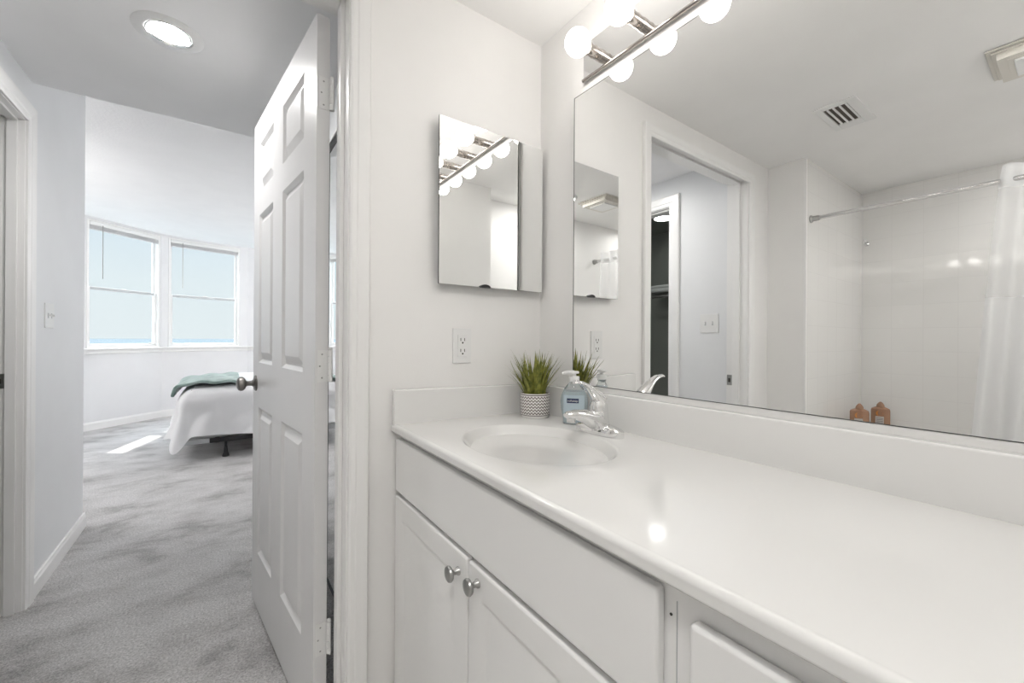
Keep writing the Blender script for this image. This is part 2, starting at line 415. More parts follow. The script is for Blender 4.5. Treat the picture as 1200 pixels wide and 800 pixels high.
# bedroom walls
A0 = Vector((-1.628, 6.037)); A = Vector((-1.33, 6.92)); B = Vector((-.68, 7.58)); C = Vector((.353, 7.896)); C3 = Vector((1.42, 7.72)); C4 = Vector((2.45, 7.1))
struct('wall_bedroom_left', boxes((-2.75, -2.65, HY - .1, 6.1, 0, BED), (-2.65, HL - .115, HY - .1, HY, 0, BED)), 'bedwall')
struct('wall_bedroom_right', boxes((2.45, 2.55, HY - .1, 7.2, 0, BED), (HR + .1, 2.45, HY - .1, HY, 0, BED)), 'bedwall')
FAC = []
SILL, HEADW = .985, 2.555
def facet(name, p, q, opening=None, th=.12):
    d = (q - p); L = d.length; d.normalize(); nrm = Vector((d.y, -d.x))
    mx = frame_mx((p.x, p.y, 0), d, nrm)
    bm = NB()
    if opening:
        a, b = opening
        box(bm, 0, L, -th, 0, 0, SILL, mx); box(bm, 0, L, -th, 0, HEADW, BED, mx)
        box(bm, 0, a, -th, 0, SILL, HEADW, mx); box(bm, b, L, -th, 0, SILL, HEADW, mx)
    else: box(bm, 0, L, -th, 0, 0, BED, mx)
    struct(name, bm, 'bedwall')
    return mx, L
facet('wall_bay_side', Vector((-2.70, 6.037)), A0)
F0 = facet('wall_bay_left', A0, A, (.03, .92))
F1 = facet('wall_bay', A, B, (.025, .90))
F2 = facet('wall_bay_centre', B, C, (.07, .965))
F3 = facet('wall_bay_right', C, C3, (.10, .98))
facet('wall_bay_end', C3, C4)

bm = NB()
poly = [(-2.75, SOF), (2.55, SOF), (2.55, 7.1), C4, C3, C, B, A, A0, (-2.75, 6.037)]
for z in (BED, BED + .06): bm.faces.new([bm.verts.new((p[0], p[1], z)) for p in poly])
v0, v1 = bm.faces[:] if False else (list(bm.verts)[:len(poly)], list(bm.verts)[len(poly):])
for i in range(len(poly)): bm.faces.new((v0[i], v0[(i + 1) % len(poly)], v1[(i + 1) % len(poly)], v1[i]))
struct('ceiling_bedroom', bm, 'bedceil')
# baseboards
bm = NB(); baseboard(bm, frame_mx((HL, 0), (0, 1), (1, 0)), 2.635, HY + .013)
struct('baseboard_hall', bm, 'trim')
for i, (mx, L) in enumerate((F0, F1, F2, F3)):
    bm = NB(); baseboard(bm, mx, 0, L, .10); struct('baseboard_bay_%s' % ('left', 'near', 'centre', 'right')[i], bm, 'trim')
# door casings and jambs
mxE = frame_mx((0, D, 0), (1, 0), (0, -1))
bm = NB(); casing(bm, mxE, J0 - .004, J1 + .004, 0, JH - .018)
struct('trim_2', bm, 'trim')
bm = boxes((J0 - rgh, J0, D - .001, DF + .001, 0, JH + rgh), (J1, J1 + rgh, D - .001, DF + .001, 0, JH + rgh), (J0, J1, D - .001, DF + .001, JH, JH + rgh),
           (J0, J0 + .011, DF - .075, DF - .037, 0, JH), (J1 - .011, J1, DF - .075, DF - .037, 0, JH), (J0 + .011, J1 - .011, DF - .075, DF - .037, JH - .011, JH))
jamb = struct('trim_3', bm, 'trim', bevel=.0015)
finish('strike_plate', boxes((J0, J0 + .002, DF - .032, DF - .004, .875, .935)), 'nickel', jamb)
finish('strike_hole', boxes((J0 + .0015, J0 + .003, DF - .024, DF - .012, .892, .915)), 'slot', jamb)
mxH = frame_mx((HL, 0, 0), (0, 1), (1, 0))
bm = NB(); casing(bm, mxH, CL0 - .004, CL1 + .004, 0, CLH + .004, sc=1.5)
struct('trim_4', bm, 'trim')
bm = boxes((HL - .116, HL + .001, CL0 - rgh, CL0, 0, CLH + rgh), (HL - .116, HL + .001, CL1, CL1 + rgh, 0, CLH + rgh), (HL - .116, HL + .001, CL0, CL1, CLH, CLH + rgh),
           (HL - .048, HL - .018, CL0, CL0 + .011, 0, CLH), (HL - .048, HL - .018, CL1 - .011, CL1, 0, CLH), (HL - .048, HL - .018, CL0 + .011, CL1 - .011, CLH - .011, CLH))
jamb2 = struct('trim_5', bm, 'trim', bevel=.0015)
finish('strike_plate', boxes((HL - .082, HL - .049, CL1 - .002, CL1, .925, .985)), 'nickel', jamb2)
finish('strike_hole', boxes((HL - .068, HL - .058, CL1 - .003, CL1 - .0015, .945, .965)), 'slot', jamb2)

# bathroom door, swung open into the hall
hp = Vector((.215, 1.25)); fp = Vector((.116, 2.104)); dd = (fp - hp).normalized(); DW = (fp - hp).length
nn = Vector((-dd.y, dd.x))                             # faces the camera side (-x)
mxD = frame_mx((hp.x, hp.y, .014), dd, nn)
bm = NB()
ops = [(a, b, c - .014, d - .014) for a, b in ((.12, .372), (.51, .75)) for c, d in ((.245, .85), (1.035, 1.645), (1.74, 1.94))]
DT = .035
panel_slab(bm, mxD, DW, 2.034, DT, ops, rec=.011, slope=.013, inset=.024, raise_=.0105)
door = struct('door_1', bm, 'door')
door['label'] = 'white six-panel bathroom door swung open into the carpeted hall'
def rot_to(v):  # matrix rotating +Z to v
    return Vector((0, 0, 1)).rotation_difference(Vector(v)).to_matrix().to_4x4()
def doorknob(side):
    n3 = Vector((nn.x, nn.y, 0)) * side
    p = Vector((hp.x, hp.y, .945)) + Vector((dd.x, dd.y, 0)) * (DW - .060) + (Vector() if side > 0 else n3 * DT)
    mx = Matrix.Translation(p) @ rot_to(n3)
    bm = NB(); lathe(bm, [(.0, 0), (.033, 0), (.033, .003), (.028, .007), (.016, .010), (.011, .016), (.010, .030), (.013, .036), (.022, .040), (.0285, .047), (.0295, .055), (.026, .063), (.017, .068), (.0, .0695)], mx, 32, False)
    return finish('door_knob', bm, 'pewter', door, smooth='auto')
doorknob(1); doorknob(-1)
# hinges: leaves on the door edge and barrel
for k, z in enumerate((.275, 1.045, 1.815)):
    bm = NB()
    pe = Vector((hp.x, hp.y, 0))
    box(bm, -.0015, .0, -DT + .002, -.006, z - .045, z + .045, mxD)
    hinge = finish('hinge', bm, 'plastic', door)
    bm = NB(); p = mxD @ Vector((-.006, -DT - .004, 0))
    for i in range(5):
        z0 = z + .014 - .045 + i * .018
        lathe(bm, [(.0065, z0 + .0006), (.0065, z0 + .0174)], Matrix.Translation((p.x, p.y, 0)), 16)
    lathe(bm, [(.005, z + .059), (.006, z + .064), (.002, z + .067)], Matrix.Translation((p.x, p.y, 0)), 16)
    box(bm, -.016, -.004, -DT - .006, -DT - .003, z - .045, z + .045, mxD)
    finish('hinge_barrel', bm, 'plastic', hinge, smooth='auto')
    bm = NB()
    for dz in (-.033, 0, .033):
        q = mxD @ Vector((-.0015, -.018 + (.006 if dz == 0 else 0), z + dz)); lathe(bm, [(.0025, 0), (.0015, .0008)], Matrix.Translation(q) @ rot_to((-dd.x, -dd.y, 0)), 10)
    finish('hinge_screw', bm, 'nickel', hinge)

# windows
def window(n, fc, u0, u1, shade=False, label=''):
    mx, L = fc
    z0, z1 = SILL + .012, HEADW - .003
    bm = NB()
    for b in ((u0, u0 + .022, -.10, .004, z0 - .01, z1), (u1 - .022, u1, -.10, .004, z0 - .01, z1), (u0 + .022, u1 - .022, -.10, .004, z1 - .02, z1), (u0 + .022, u1 - .022, -.10, .0, z0 - .01, z0 + .012)):
        box(bm, *b, mx=mx)
    w = struct('window_%d' % n, bm, 'trim', bevel=.002)
    w['label'] = label
    a, b = u0 + .022, u1 - .022; mid = 1.73
    bm = NB(); v0, v1 = -.085, -.060
    for q in ((a, a + .026, v0, v1, mid - .02, z1 - .02), (b - .026, b, v0, v1, mid - .02, z1 - .02), (a + .026, b - .026, v0, v1, z1 - .055, z1 - .02), (a + .026, b - .026, v0, v1, mid - .022, mid + .018)):
        box(bm, *q, mx=mx)
    s = finish('upper_sash', bm, 'trim', w, bevel=.002)
    finish('glass_pane', boxes((a + .026, b - .026, -.075, -.072, mid + .018, z1 - .055), mx=mx), 'glass', s)
    bm = NB(); v0, v1 = -.055, -.028
    for q in ((a, a + .032, v0, v1, z0 + .012, mid + .012), (b - .032, b, v0, v1, z0 + .012, mid + .012), (a + .032, b - .032, v0, v1, z0 + .012, z0 + .05)):
        box(bm, *q, mx=mx)
    s = finish('lower_sash', bm, 'trim', w, bevel=.002)
    finish('glass_pane', boxes((a + .032, b - .032, -.045, -.042, z0 + .05, mid - .016), mx=mx), 'glass', s)
    bm = NB(); box(bm, a + .032, b - .032, v0, v1, mid - .016, mid + .012, mx=mx)
    finish('meeting_rail', bm, 'boxspring', s, bevel=.002)
    bm = NB(); box(bm, (a + b) / 2 - .03, (a + b) / 2 + .03, -.05, -.03, mid + .012, mid + .022, mx=mx); finish('sash_lock', bm, 'plastic', s, bevel=.002)
    return w
window(1, F1, .027, .895, label='left bay window, white double-hung sashes looking over the sea')
window(2, F2, .072, .962, label='right bay window, white double-hung sashes beside the open door')
window(3, F0, .035, .915, label='bay window hidden behind the hall wall corner')
window(4, F3, .105, .975, label='unseen bay window behind the open door, added to let in more daylight')  # added out of view for extra daylight in the bedroom
def blind(fc, u0, u1, drop, label):
    mx, L = fc
    c = mx @ Vector((u0, .0, 2.5))
    t = thing('window_blind', label, 'blind', (c.x, c.y, c.z), 0, None)
    top = HEADW - .026
    bm = NB(); box(bm, u0, u1, -.024, .010, top - .045, top, mx=mx); finish('headrail', bm, 'plastic', t, bevel=.002)
    if drop < .2:
        bm = NB()
        for k in range(9): box(bm, u0 + .003, u1 - .003, -.020, .006, top - .049 - k * .0042, top - .0465 - k * .0042, mx=mx)
        box(bm, u0 + .003, u1 - .003, -.018, .004, top - .098, top - .086, mx=mx)
        finish('slat_stack', bm, 'shade', t)
    else:
        bm = NB(); k = 0; z = top - .06
        while z > drop + .02:
            a = [mx @ Vector(p) for p in ((u0 + .003, -.010, z - .011), (u1 - .003, -.010, z - .011), (u1 - .003, -.001, z + .011), (u0 + .003, -.001, z + .011))]
            quad(bm, a); z -= .020
        box(bm, u0 + .003, u1 - .003, -.018, .004, drop, drop + .014, mx=mx)
        finish('slat_stack', bm, 'shade', t)
    if drop < .2:
        bm = NB(); p = mx @ Vector((u0 + .135, .014, 0))
        tube(bm, [(p.x, p.y, top - .03), (p.x, p.y, 1.845)], .0042, 8); finish('tilt_wand', bm, 'nickel', t)
        bm = NB(); p = mx @ Vector((u1 - .055, .012, 0))
        tube(bm, [(p.x, p.y, top - .03), (p.x, p.y, 1.78)], .0018, 6); q = mx @ Vector((u1 - .045, .012, 0)); tube(bm, [(q.x, q.y, top - .03), (q.x, q.y, 1.76)], .0018, 6)
        finish('lift_cord', bm, 'plastic', t)
    return t
blind(F1, .05, .873, 0, 'raised white blind at the top of the left bay window')
blind(F2, .095, .94, 0, 'raised white blind at the top of the right bay window')
blind(F0, .058, .892, 1.27, 'unseen lowered slat blind behind the hall corner, added to narrow the sun patch')  # unseen blind, added to cut the sun on the carpet to a strip
# window stools, one per facet, and side casings
for i, (mx, L) in enumerate((F0, F1, F2, F3)):
    bm = NB(); box(bm, 0, L, -.03, .045, SILL - .012, SILL + .006, mx=mx); box(bm, 0, L, 0, .016, SILL - .062, SILL - .012, mx=mx)
    struct('trim_%d' % (6 + i), bm, 'trim', bevel=.003)

# sea outside
bm = NB(); lathe(bm, [(.01, -26), (6200, -26)], None, 96, False)
sea = struct('sea', bm, 'sea', recalc=False); sea['label'] = 'flat teal sea seen far off through the bay windows'

# ================================================================ VANITY
# cabinet -----------------------------------------------------------------
VE = -.198; FX = .414; DX = .397                                 # face frame plane, door faces
van = thing('vanity_cabinet', 'long white bathroom vanity cabinet with raised-panel doors under the marble counter', 'cabinet', (.65, .25, 0))
finish('cabinet_body', boxes((FX, FX + .018, VE, D - .002, .09, .874), (FX + .018, WX - .002, VE, VE + .016, .09, .86), (FX + .018, WX - .002, D - .018, D - .002, .09, .86), (WX - .012, WX - .002, VE + .016, D - .018, .09, .86), (FX + .018, WX - .012, VE + .016, D - .018, .09, .106), (FX + .06, FX + .075, VE, D - .002, .0, .09)), 'cab', van)
mxV = frame_mx((DX, 0, 0), (0, 1), (-1, 0))
def vpanel(name, y0, y1, z0, z1, raised=True, T_=.0165):
    bm = NB(); mx = frame_mx((DX, y0, z0), (0, 1), (-1, 0))
    Wd, H = y1 - y0, z1 - z0
    if raised:
        panel_slab(bm, mx, Wd, H, T_, [(.052, Wd - .052, .052, H - .052)], rec=.005, slope=.008, inset=.022, raise_=.004, both=False)
    else:
        panel_slab(bm, mx, Wd, H, T_, [], both=False)
    return finish(name, bm, 'cab', van, bevel=.005, seg=3)
def knob(parent, y, z):
    mx = Matrix.Translation((DX, y, z)) @ rot_to((-1, 0, 0))
    bm = NB(); lathe(bm, [(0, 0), (.0085, 0), (.008, .003), (.0055, .006), (.005, .012), (.009, .0155), (.0145, .018), (.0158, .0215), (.0145, .025), (.009, .0275), (0, .0285)], mx, 28, False)
    return finish('knob', bm, 'nickel', parent, smooth='auto')
vpanel('false_drawer_front', .277, 1.114, .717, .862, False)
d1 = vpanel('cabinet_door', .7065, 1.114, .10, .706); knob(d1, .741, .667)
d2 = vpanel('cabinet_door', .277, .7015, .10, .706); knob(d2, .664, .679)
for i, (a, b) in enumerate(((.10, .33), (.345, .585), (.60, .846))):
    d = vpanel('drawer', -.185, .239, a, b, False); knob(d, .027, (a + b) / 2)
# face frame detail: seam between the two cabinet boxes and a screw hole
finish('frame_seam', boxes((FX - .0008, FX + .001, .2625, .2633, .10, .85)), 'boxspring', van)
bm = NB(); lathe(bm, [(0, 0), (.0016, 0), (.0016, .001)], Matrix.Translation((FX - .0012, .270, .832)) @ rot_to((1, 0, 0)), 12, False); finish('screw_hole', bm, 'slot', van)

# countertop --------------------------------------------------------------
XF, ZF, ZB = .386, .902, .8905
sl = (ZB - ZF) / (.894 - XF)
def topz(x): return ZF + (x - XF) * sl
ct = thing('vanity_countertop', 'glossy white cultured marble vanity countertop with integral oval basin', 'countertop', (.65, .25, .88))
SX, SY, RA, RB = .612, .760, .163, .203              # basin centre and half axes (x, y)
def counter_mesh():
    bm = NB(); n = 64
    cache = {}
    x0, x1, y0, y1 = XF, WX - .002, VE, D - .002
    # top: ring between basin rim and a rectangle around it, then strips
    rx0, rx1, ry0, ry1 = XF + .012, WX - .004, .50, D - .03
    rim = []; rect = []
    def rectpt(a):
        dx, dy = math.cos(a), math.sin(a)
        t = min(((rx1 - SX) / dx if dx > 0 else (rx0 - SX) / dx) if abs(dx) > 1e-6 else 9, ((ry1 - SY) / dy if dy > 0 else (ry0 - SY) / dy) if abs(dy) > 1e-6 else 9)
        return SX + dx * t, SY + dy * t
    angs = [2 * PI * i / n for i in range(n)]
    for cx, cy in ((rx0, ry0), (rx1, ry0), (rx1, ry1), (rx0, ry1)): angs.append(math.atan2(cy - SY, cx - SX) % (2 * PI))
    angs = sorted(set(round(a, 6) for a in angs)); n = len(angs)
    prof = [(1.03, 0), (1.015, -.0006), (1.0, -.0022), (.985, -.0050)] + [(k, -.090 * (1 - k * k) ** .85) for k in (.95, .9, .84, .77, .69, .6, .5, .4, .3, .2, .1)]
    rings = [[bm.verts.new((*rectpt(a), 0)) for a in angs]]
    for k, h in prof: rings.append([bm.verts.new((SX + RA * k * math.cos(a), SY + RB * k * math.sin(a), h)) for a in angs])
    for r0, r1 in zip(rings, rings[1:]):
        for i in range(n): bm.faces.new((r0[i], r0[(i + 1) % n], r1[(i + 1) % n], r1[i]))
    bm.faces.new(rings[-1])
    for r in rings:
        for v in r: v.co.z += topz(v.co.x)
    # remaining top + rolled front edge, as y-runs of a cross-section
    def run(ya, yb, sec, close=False):
        a = [bm.verts.new((x, ya, z)) for x, z in sec]; b = [bm.verts.new((x, yb, z)) for x, z in sec]
        for i in range(len(sec) - 1): bm.faces.new((a[i], a[i + 1], b[i + 1], b[i]))
        if close: bm.faces.new(a[::-1]); bm.faces.new(b)
    run(ry1, y1, [(rx0, topz(rx0)), (rx1, topz(rx1))]); run(y0, ry0, [(rx0, topz(rx0)), (rx1, topz(rx1))])
    edge = [(rx0, topz(rx0)), (XF + .0085, ZF + .0002), (XF + .0070, ZF + .0001), (XF + .0038, ZF - .0010), (XF + .0010, ZF - .0038), (XF, ZF - .0072), (XF, ZF - .0085), (XF, ZF - .0175), (XF, ZF - .019), (XF + .003, ZF - .0225), (XF + .008, ZF - .024), (x1, ZB - .022)]
    run(y0, y1, edge)
    return bm
finish('counter_slab', counter_mesh(), 'marble', ct, smooth=True, recalc=True)
bm = NB(); ye = VE
box(bm, MX - .010 - .008, WX - .002, ye, D - .002, .860, .9845)
for v in bm.verts:
    pass
finish('back_splash', bm, 'marble', ct, bevel=.004, seg=3)
finish('mirror_ledge_strip', boxes((MX + .0005, WX - .002, ye, .9397, .9847, .9990)), 'marble', ct)
bm = NB(); vs = box(bm, XF + .001, MX - .018, D - .021, D - .002, .885, .997)
for v in vs:
    if v.co.z > .95: v.co.z = .997 + (v.co.x - XF) * (-.0125 / .51)
finish('side_splash', bm, 'marble', ct, bevel=.004, seg=3)
bm = NB(); lathe(bm, [(0, 0), (.021, 0), (.021, .002), (.016, .003), (.012, .0015), (0, .0015)], Matrix.Translation((SX, SY, topz(SX) - .0900)), 32, False)
finish('drain', bm, 'chrome', ct, smooth='auto')

# faucet --------------------------------------------------------------------
FXc, FYc = .812, .745; fz = topz(FXc)
fa = thing('faucet', 'chrome single-lever centreset faucet behind the oval basin', 'faucet', (FXc, FYc, fz))
def F(*p): return (FXc + p[0], FYc + p[1], fz + p[2])
bm = NB()                                             # base plate: stadium with swelling middle
n = 48; rings = []
for (sc, z) in ((1, 0), (1, .010), (.96, .016), (.86, .021), (.6, .026)):
    ring = []
    for i in range(n):
        a = 2 * PI * i / n
        ca, sa = math.cos(a), math.sin(a)
        y = math.copysign(abs(sa) ** .75, sa) * .078 * (1 if sc > .9 else sc * 1.05); x = math.copysign(abs(ca) ** .8, ca) * .027 * sc
        ring.append(bm.verts.new(F(x, y, z)))
    rings.append(ring)
for r0, r1 in zip(rings, rings[1:]):
    for i in range(n): bm.faces.new((r0[i], r0[(i + 1) % n], r1[(i + 1) % n], r1[i]))
bm.faces.new(rings[-1]); bm.faces.new(rings[0][::-1])
finish('base_plate', bm, 'chrome', fa, smooth='auto')
bm = NB(); tube(bm, [F(.002, 0, .010), F(.002, 0, .03), F(0, 0, .055), F(-.002, 0, .075), F(-.004, 0, .088)], [.030, .0265, .0245, .0235, .017], 28)
finish('body', bm, 'chrome', fa, smooth='auto')
bm = NB(); tube(bm, [F(.0, 0, .030), F(-.026, 0, .040), F(-.055, 0, .051), F(-.085, 0, .058), F(-.108, 0, .059), F(-.116, 0, .058)], [.027, .0245, .020, .0165, .0145, .011], 20, flat=[1.0, .95, .85, .75, .65, .55])
finish('spout', bm, 'chrome', fa, smooth='auto')
bm = NB(); tube(bm, [F(-.100, 0, .056), F(-.100, 0, .040)], [.0115, .0110], 20); finish('aerator', bm, 'chrome', fa, smooth='auto')
bm = NB(); tube(bm, [F(.004, 0, .086), F(-.008, 0, .098), F(-.024, 0, .112), F(-.044, 0, .126), F(-.066, 0, .136), F(-.084, -.002, .139), F(-.094, -.003, .137)], [.021, .0205, .017, .0135, .0115, .0105, .006], 20, flat=[.9, .75, .6, .5, .45, .45, .4])
finish('lever', bm, 'chrome', fa, smooth='auto')
bm = NB(); tube(bm, [F(.024, 0, .02), F(.024, 0, .058)], .0025, 10); lathe(bm, [(.002, 0), (.006, .003), (.006, .008), (.002, .011)], Matrix.Translation(F(.024, 0, .056)), 16); finish('lift_rod', bm, 'chrome', fa, smooth='auto')

# soap dispenser --------------------------------------------------------------
px_, py_ = .845, .872; pz_ = topz(px_)
so = thing('soap_dispenser', 'clear pump bottle of pale blue hand soap beside the chrome faucet', 'soap dispenser', (px_, py_, pz_), math.radians(-46))
def oval(bm, prof, flat=.62, n=36):
    rings = []
    for r, z in prof: rings.append([bm.verts.new((r * math.cos(2 * PI * i / n), r * flat * math.sin(2 * PI * i / n) if r > .014 else r * math.sin(2 * PI * i / n), z)) for i in range(n)])
    for r0, r1 in zip(rings, rings[1:]):
        for i in range(n): bm.faces.new((r0[i], r0[(i + 1) % n], r1[(i + 1) % n], r1[i]))
    bm.faces.new(rings[0][::-1]); bm.faces.new(rings[-1])
bm = NB(); oval(bm, [(.030, 0), (.032, .004), (.033, .02), (.0385, .045), (.040, .065), (.037, .085), (.029, .103), (.018, .117), (.0135, .122), (.0125, .130)])
finish('bottle', bm, 'bottle', so, smooth='auto', local=True)
M['soap'] = paint('pale_blue_soap', (.55, .66, .70), .2)
bm = NB(); oval(bm, [(.0285, .003), (.0315, .02), (.037, .045), (.0385, .065), (.0355, .085), (.031, .095)])
finish('soap_liquid', bm, 'soap', so, smooth='auto', local=True)
bm = NB()                                             # printed front label, curved on the bottle
n = 12
def lab(bm, x0, x1, z0, z1, off, n=12):
    cols = []
    for i in range(n + 1):
        x = x0 + (x1 - x0) * i / n
        col = []
        for j in range(5):
            z = z0 + (z1 - z0) * j / 4
            r = .0385 + (.0400 - .0385) * (z - .045) / .02 if z < .065 else .040 - .003 * (z - .065) / .02
            y = -math.sqrt(max(0, 1 - (x / (r + .001)) ** 2)) * r * .62 - off
            col.append(bm.verts.new((x, y, z)))
        cols.append(col)
    for a, b in zip(cols, cols[1:]):
        for j in range(4): bm.faces.new((a[j], b[j], b[j + 1], a[j + 1]))
M['bluelabel'] = paint('blue_print', (.52, .62, .68), .35)
lab(bm, -.030, .030, .028, .086, .0012); lb = finish('label', bm, 'bluelabel', so, smooth=True, local=True)
bm = NB(); lab(bm, -.020, .014, .064, .077, .002, 8); bd = finish('brand_badge', bm, 'navy', lb, smooth=True, local=True)
cu = bpy.data.curves.new('t', 'FONT'); cu.body = 'softsoap'; cu.size = .0088; cu.align_x = 'CENTER'; cu.extrude = .0002
to = bpy.data.objects.new('t', cu); COL.objects.link(to)
dg = bpy.context.evaluated_depsgraph_get(); me = bpy.data.meshes.new_from_object(to.evaluated_get(dg)); bpy.data.objects.remove(to)
for v in me.vertices:
    x, y = v.co.x - .003, v.co.y + .0680
    v.co = Vector((x, -math.sqrt(max(0, 1 - (x / .041) ** 2)) * .0396 * .62 - .0029 - v.co.z, y))
me.materials.append(M['plastic']); lo = bpy.data.objects.new('lettering', me); COL.objects.link(lo); lo.parent = lb
bm = NB(); lathe(bm, [(.0150, .124), (.0155, .136), (.0145, .139), (.006, .140), (.0055, .147)], None, 28); cp = finish('collar', bm, 'plastic', so, smooth='auto', local=True)
bm = NB(); lathe(bm, [(.006, .146), (.0135, .147), (.0145, .151), (.0125, .154)], None, 24)
tube(bm, [(0, 0, .1505), (-.018, -.004, .1505), (-.030, -.007, .149), (-.034, -.008, .146)], [.006, .0055, .0045, .004], 12)
finish('pump_head', bm, 'plastic', so, smooth='auto', local=True)

# potted grass ------------------------------------------------------------------
gx, gy = .812, 1.014; gz = topz(gx)
pl = thing('potted_plant', 'small potted artificial grass in a black and white patterned pot in the counter corner', 'plant', (gx, gy, gz))
bm = NB(); lathe(bm, [(.040, 0), (.042, .003), (.0425, .009), (.0455, .010), (.0465, .03), (.0470, .076), (.0455, .0775), (.0435, .076), (.043, .066), (.0, .066)], None, 48, False)
finish('pot', bm, 'pot', pl, smooth='auto', local=True)
bm = NB(); lathe(bm, [(.0, .068), (.0428, .067)], None, 24, False); finish('soil', bm, 'soil', pl, local=True)
bm = NB()
for i in range(165):
    a = random.uniform(0, 2 * PI); r0 = .034 * math.sqrt(random.random()); out_ = random.uniform(.15, 1.0) * (.4 + r0 / .034 * .6)
    Lb = random.uniform(.075, .145) * (1.12 - .25 * out_); w = random.uniform(.0022, .0044)
    ax = a + random.uniform(-.5, .5); dirv = Vector((math.cos(ax), math.sin(ax), 0)); side = Vector((-dirv.y, dirv.x, 0))
    if random.random() < .12: Lb *= 1.15
    p0 = Vector((r0 * math.cos(a), r0 * math.sin(a), .066)); prev = None
    for k in range(7):
        t = k / 6; p = p0 + dirv * (Lb * out_ * .80 * t ** 1.35) + Vector((0, 0, Lb * (t - .18 * out_ * t * t)))
        if p.y > .070: p.y = .070
        if p.x > .088: p.x = .088
        ww = w * (1 - t ** 2.2) + .0002
        cur = (bm.verts.new(p - side * ww), bm.verts.new(p + side * ww))
        if prev: bm.faces.new((prev[0], prev[1], cur[1], cur[0]))
        prev = cur
finish('grass_blades', bm, 'leaf', pl, smooth=True, local=True, recalc=False)

# wall mirror ------------------------------------------------------------------
MY0, MY1, MZ0, MZ1 = -.198, .9397, .9995, 1.8966
bm = NB(); box(bm, MX, MX + .004, MY0, MY1, MZ0, MZ1)
bmesh.ops.recalc_face_normals(bm, faces=bm.faces[:])
for f in bm.faces: f.material_index = 0 if f.normal.x < -.9 else 1
o = finish('wall_mirror', bm, ['mirror', 'edge'])
tag(o, 'large frameless wall mirror above the vanity backsplash', 'mirror')
finish('mirror_backing', boxes((MX + .004, WX - .001, MY0, MY1 - .004, MZ0 + .003, MZ1 - .004)), 'plastic', o)
finish('mirror_border', boxes((MX - .0006, MX, MY1 - .0022, MY1, MZ0, MZ1), (MX - .0006, MX, MY0, MY1 - .0022, MZ1 - .0014, MZ1), (MX - .0006, MX, MY0, MY1 - .0022, MZ0, MZ0 + .0014)), 'edge', o)

# vanity light --------------------------------------------------------------------
LY1, LY0 = .903, .00
vl = thing('vanity_light', 'chrome strip light with round globe bulbs above the wall mirror', 'light fixture', (WX, .45, 1.98))
bm = NB(); box(bm, .905, WX - .001, LY0, LY1, 1.931, 2.043)
finish('back_plate', bm, 'chrome', vl, bevel=.003, seg=3)
bm = NB()
tube(bm, [(.9045, LY0, 1.933), (.9045, LY1, 1.933)], .0050, 14); finish('lower_rail', bm, 'brushed', vl, smooth='auto')
for i in range(6):
    y = .832 - .1465 * i; z = 1.972
    bm = NB(); lathe(bm, [(.0165, -.002), (.0165, .004), (.0155, .005), (.0155, .020), (.0168, .021), (.0168, .023), (.0155, .024), (.0155, .038), (.0178, .039), (.0178, .043), (.0150, .045), (.010, .045)], Matrix.Translation((.904, y, z)) @ Matrix.Diagonal((1, 1, 1, 1)) @ rot_to((-1, 0, 0)) @ Matrix.Diagonal((1, 1, 1.26, 1)), 28)
    so_ = finish('lamp_socket', bm, 'brushed', vl, smooth='auto')
    bm = NB(); cxb = .892 - .0795
    bmesh.ops.create_uvsphere(bm, u_segments=32, v_segments=20, radius=.0362, matrix=Matrix.Translation((cxb, y, z)))
    tube(bm, [(cxb + .028, y, z), (cxb + .038, y, z)], [.021, .0145], 24)
    finish('globe_bulb', bm, 'bulb', vl, smooth=True)

# medicine cabinet ------------------------------------------------------------------
mc = thing('medicine_cabinet', 'frameless mirrored medicine cabinet on the end wall above the outlet', 'medicine cabinet', (.70, D, 1.3))
finish('cabinet_box', boxes((.545, .885, 1.103, D - .001, 1.315, 1.775)), 'plastic', mc)
p0 = Vector((.514, 1.090)); p1 = Vector((.900, 1.089)); dm = (p1 - p0).normalized(); nm = Vector((dm.y, -dm.x))
mxm = frame_mx((p0.x, p0.y, 0), dm, nm)
bm = NB(); box(bm, 0, (p1 - p0).length, -.006, 0, 1.299, 1.789, mx=mxm)
bmesh.ops.recalc_face_normals(bm, faces=bm.faces[:])
for f in bm.faces: f.material_index = 0 if f.normal.dot(Vector((nm.x, nm.y, 0))) > .9 else 1
md_ = finish('mirror_door', bm, ['mirror', 'edge'], mc)
bm = NB(); c = mxm @ Vector((.155, .0035, 1.299))
lathe(bm, [(.0, -.004), (.018, -.004), (.018, .004), (.0, .004)], Matrix.Translation(c) @ rot_to((nm.x, nm.y, 0)), 24, False)
for v in bm.verts:
    if v.co.z < 1.296: v.co.z = 1.296
    v.co.z = 1.297 + (v.co.z - 1.297) * .5
finish('finger_pull', bm, 'black', md_)

# outlet ------------------------------------------------------------------------------
def plate_bm(mx, w, h, t=.005):
    bm = NB(); box(bm, -w / 2, w / 2, 0, t, -h / 2, h / 2, mx=mx); return bm
mxo = frame_mx((.606, D, 1.117), (1, 0), (0, -1))
ou = thing('electrical_outlet', 'white duplex electrical outlet on the wall under the medicine cabinet', 'outlet', (.606, D, 1.117))
finish('cover_plate', plate_bm(mxo, .064, .108), 'plastic', ou, bevel=.002)
finish('receptacle', boxes((-.017, .017, .004, .0068, -.034, .034), mx=mxo), 'plastic', ou, bevel=.001)
bm = NB()
for z in (.0185, -.0150):
    box(bm, -.0078, -.0055, .0066, .0072, z - .004, z + .005, mx=mxo); box(bm, .0055, .0078, .0066, .0072, z - .004, z + .005, mx=mxo)
    lathe(bm, [(.0028, 0), (.0028, .0006)], mxo @ Matrix.Translation((0, .0066, z - .0095)) @ Matrix.Rotation(-PI / 2, 4, 'X'), 12)
finish('slots', bm, 'slot', ou)
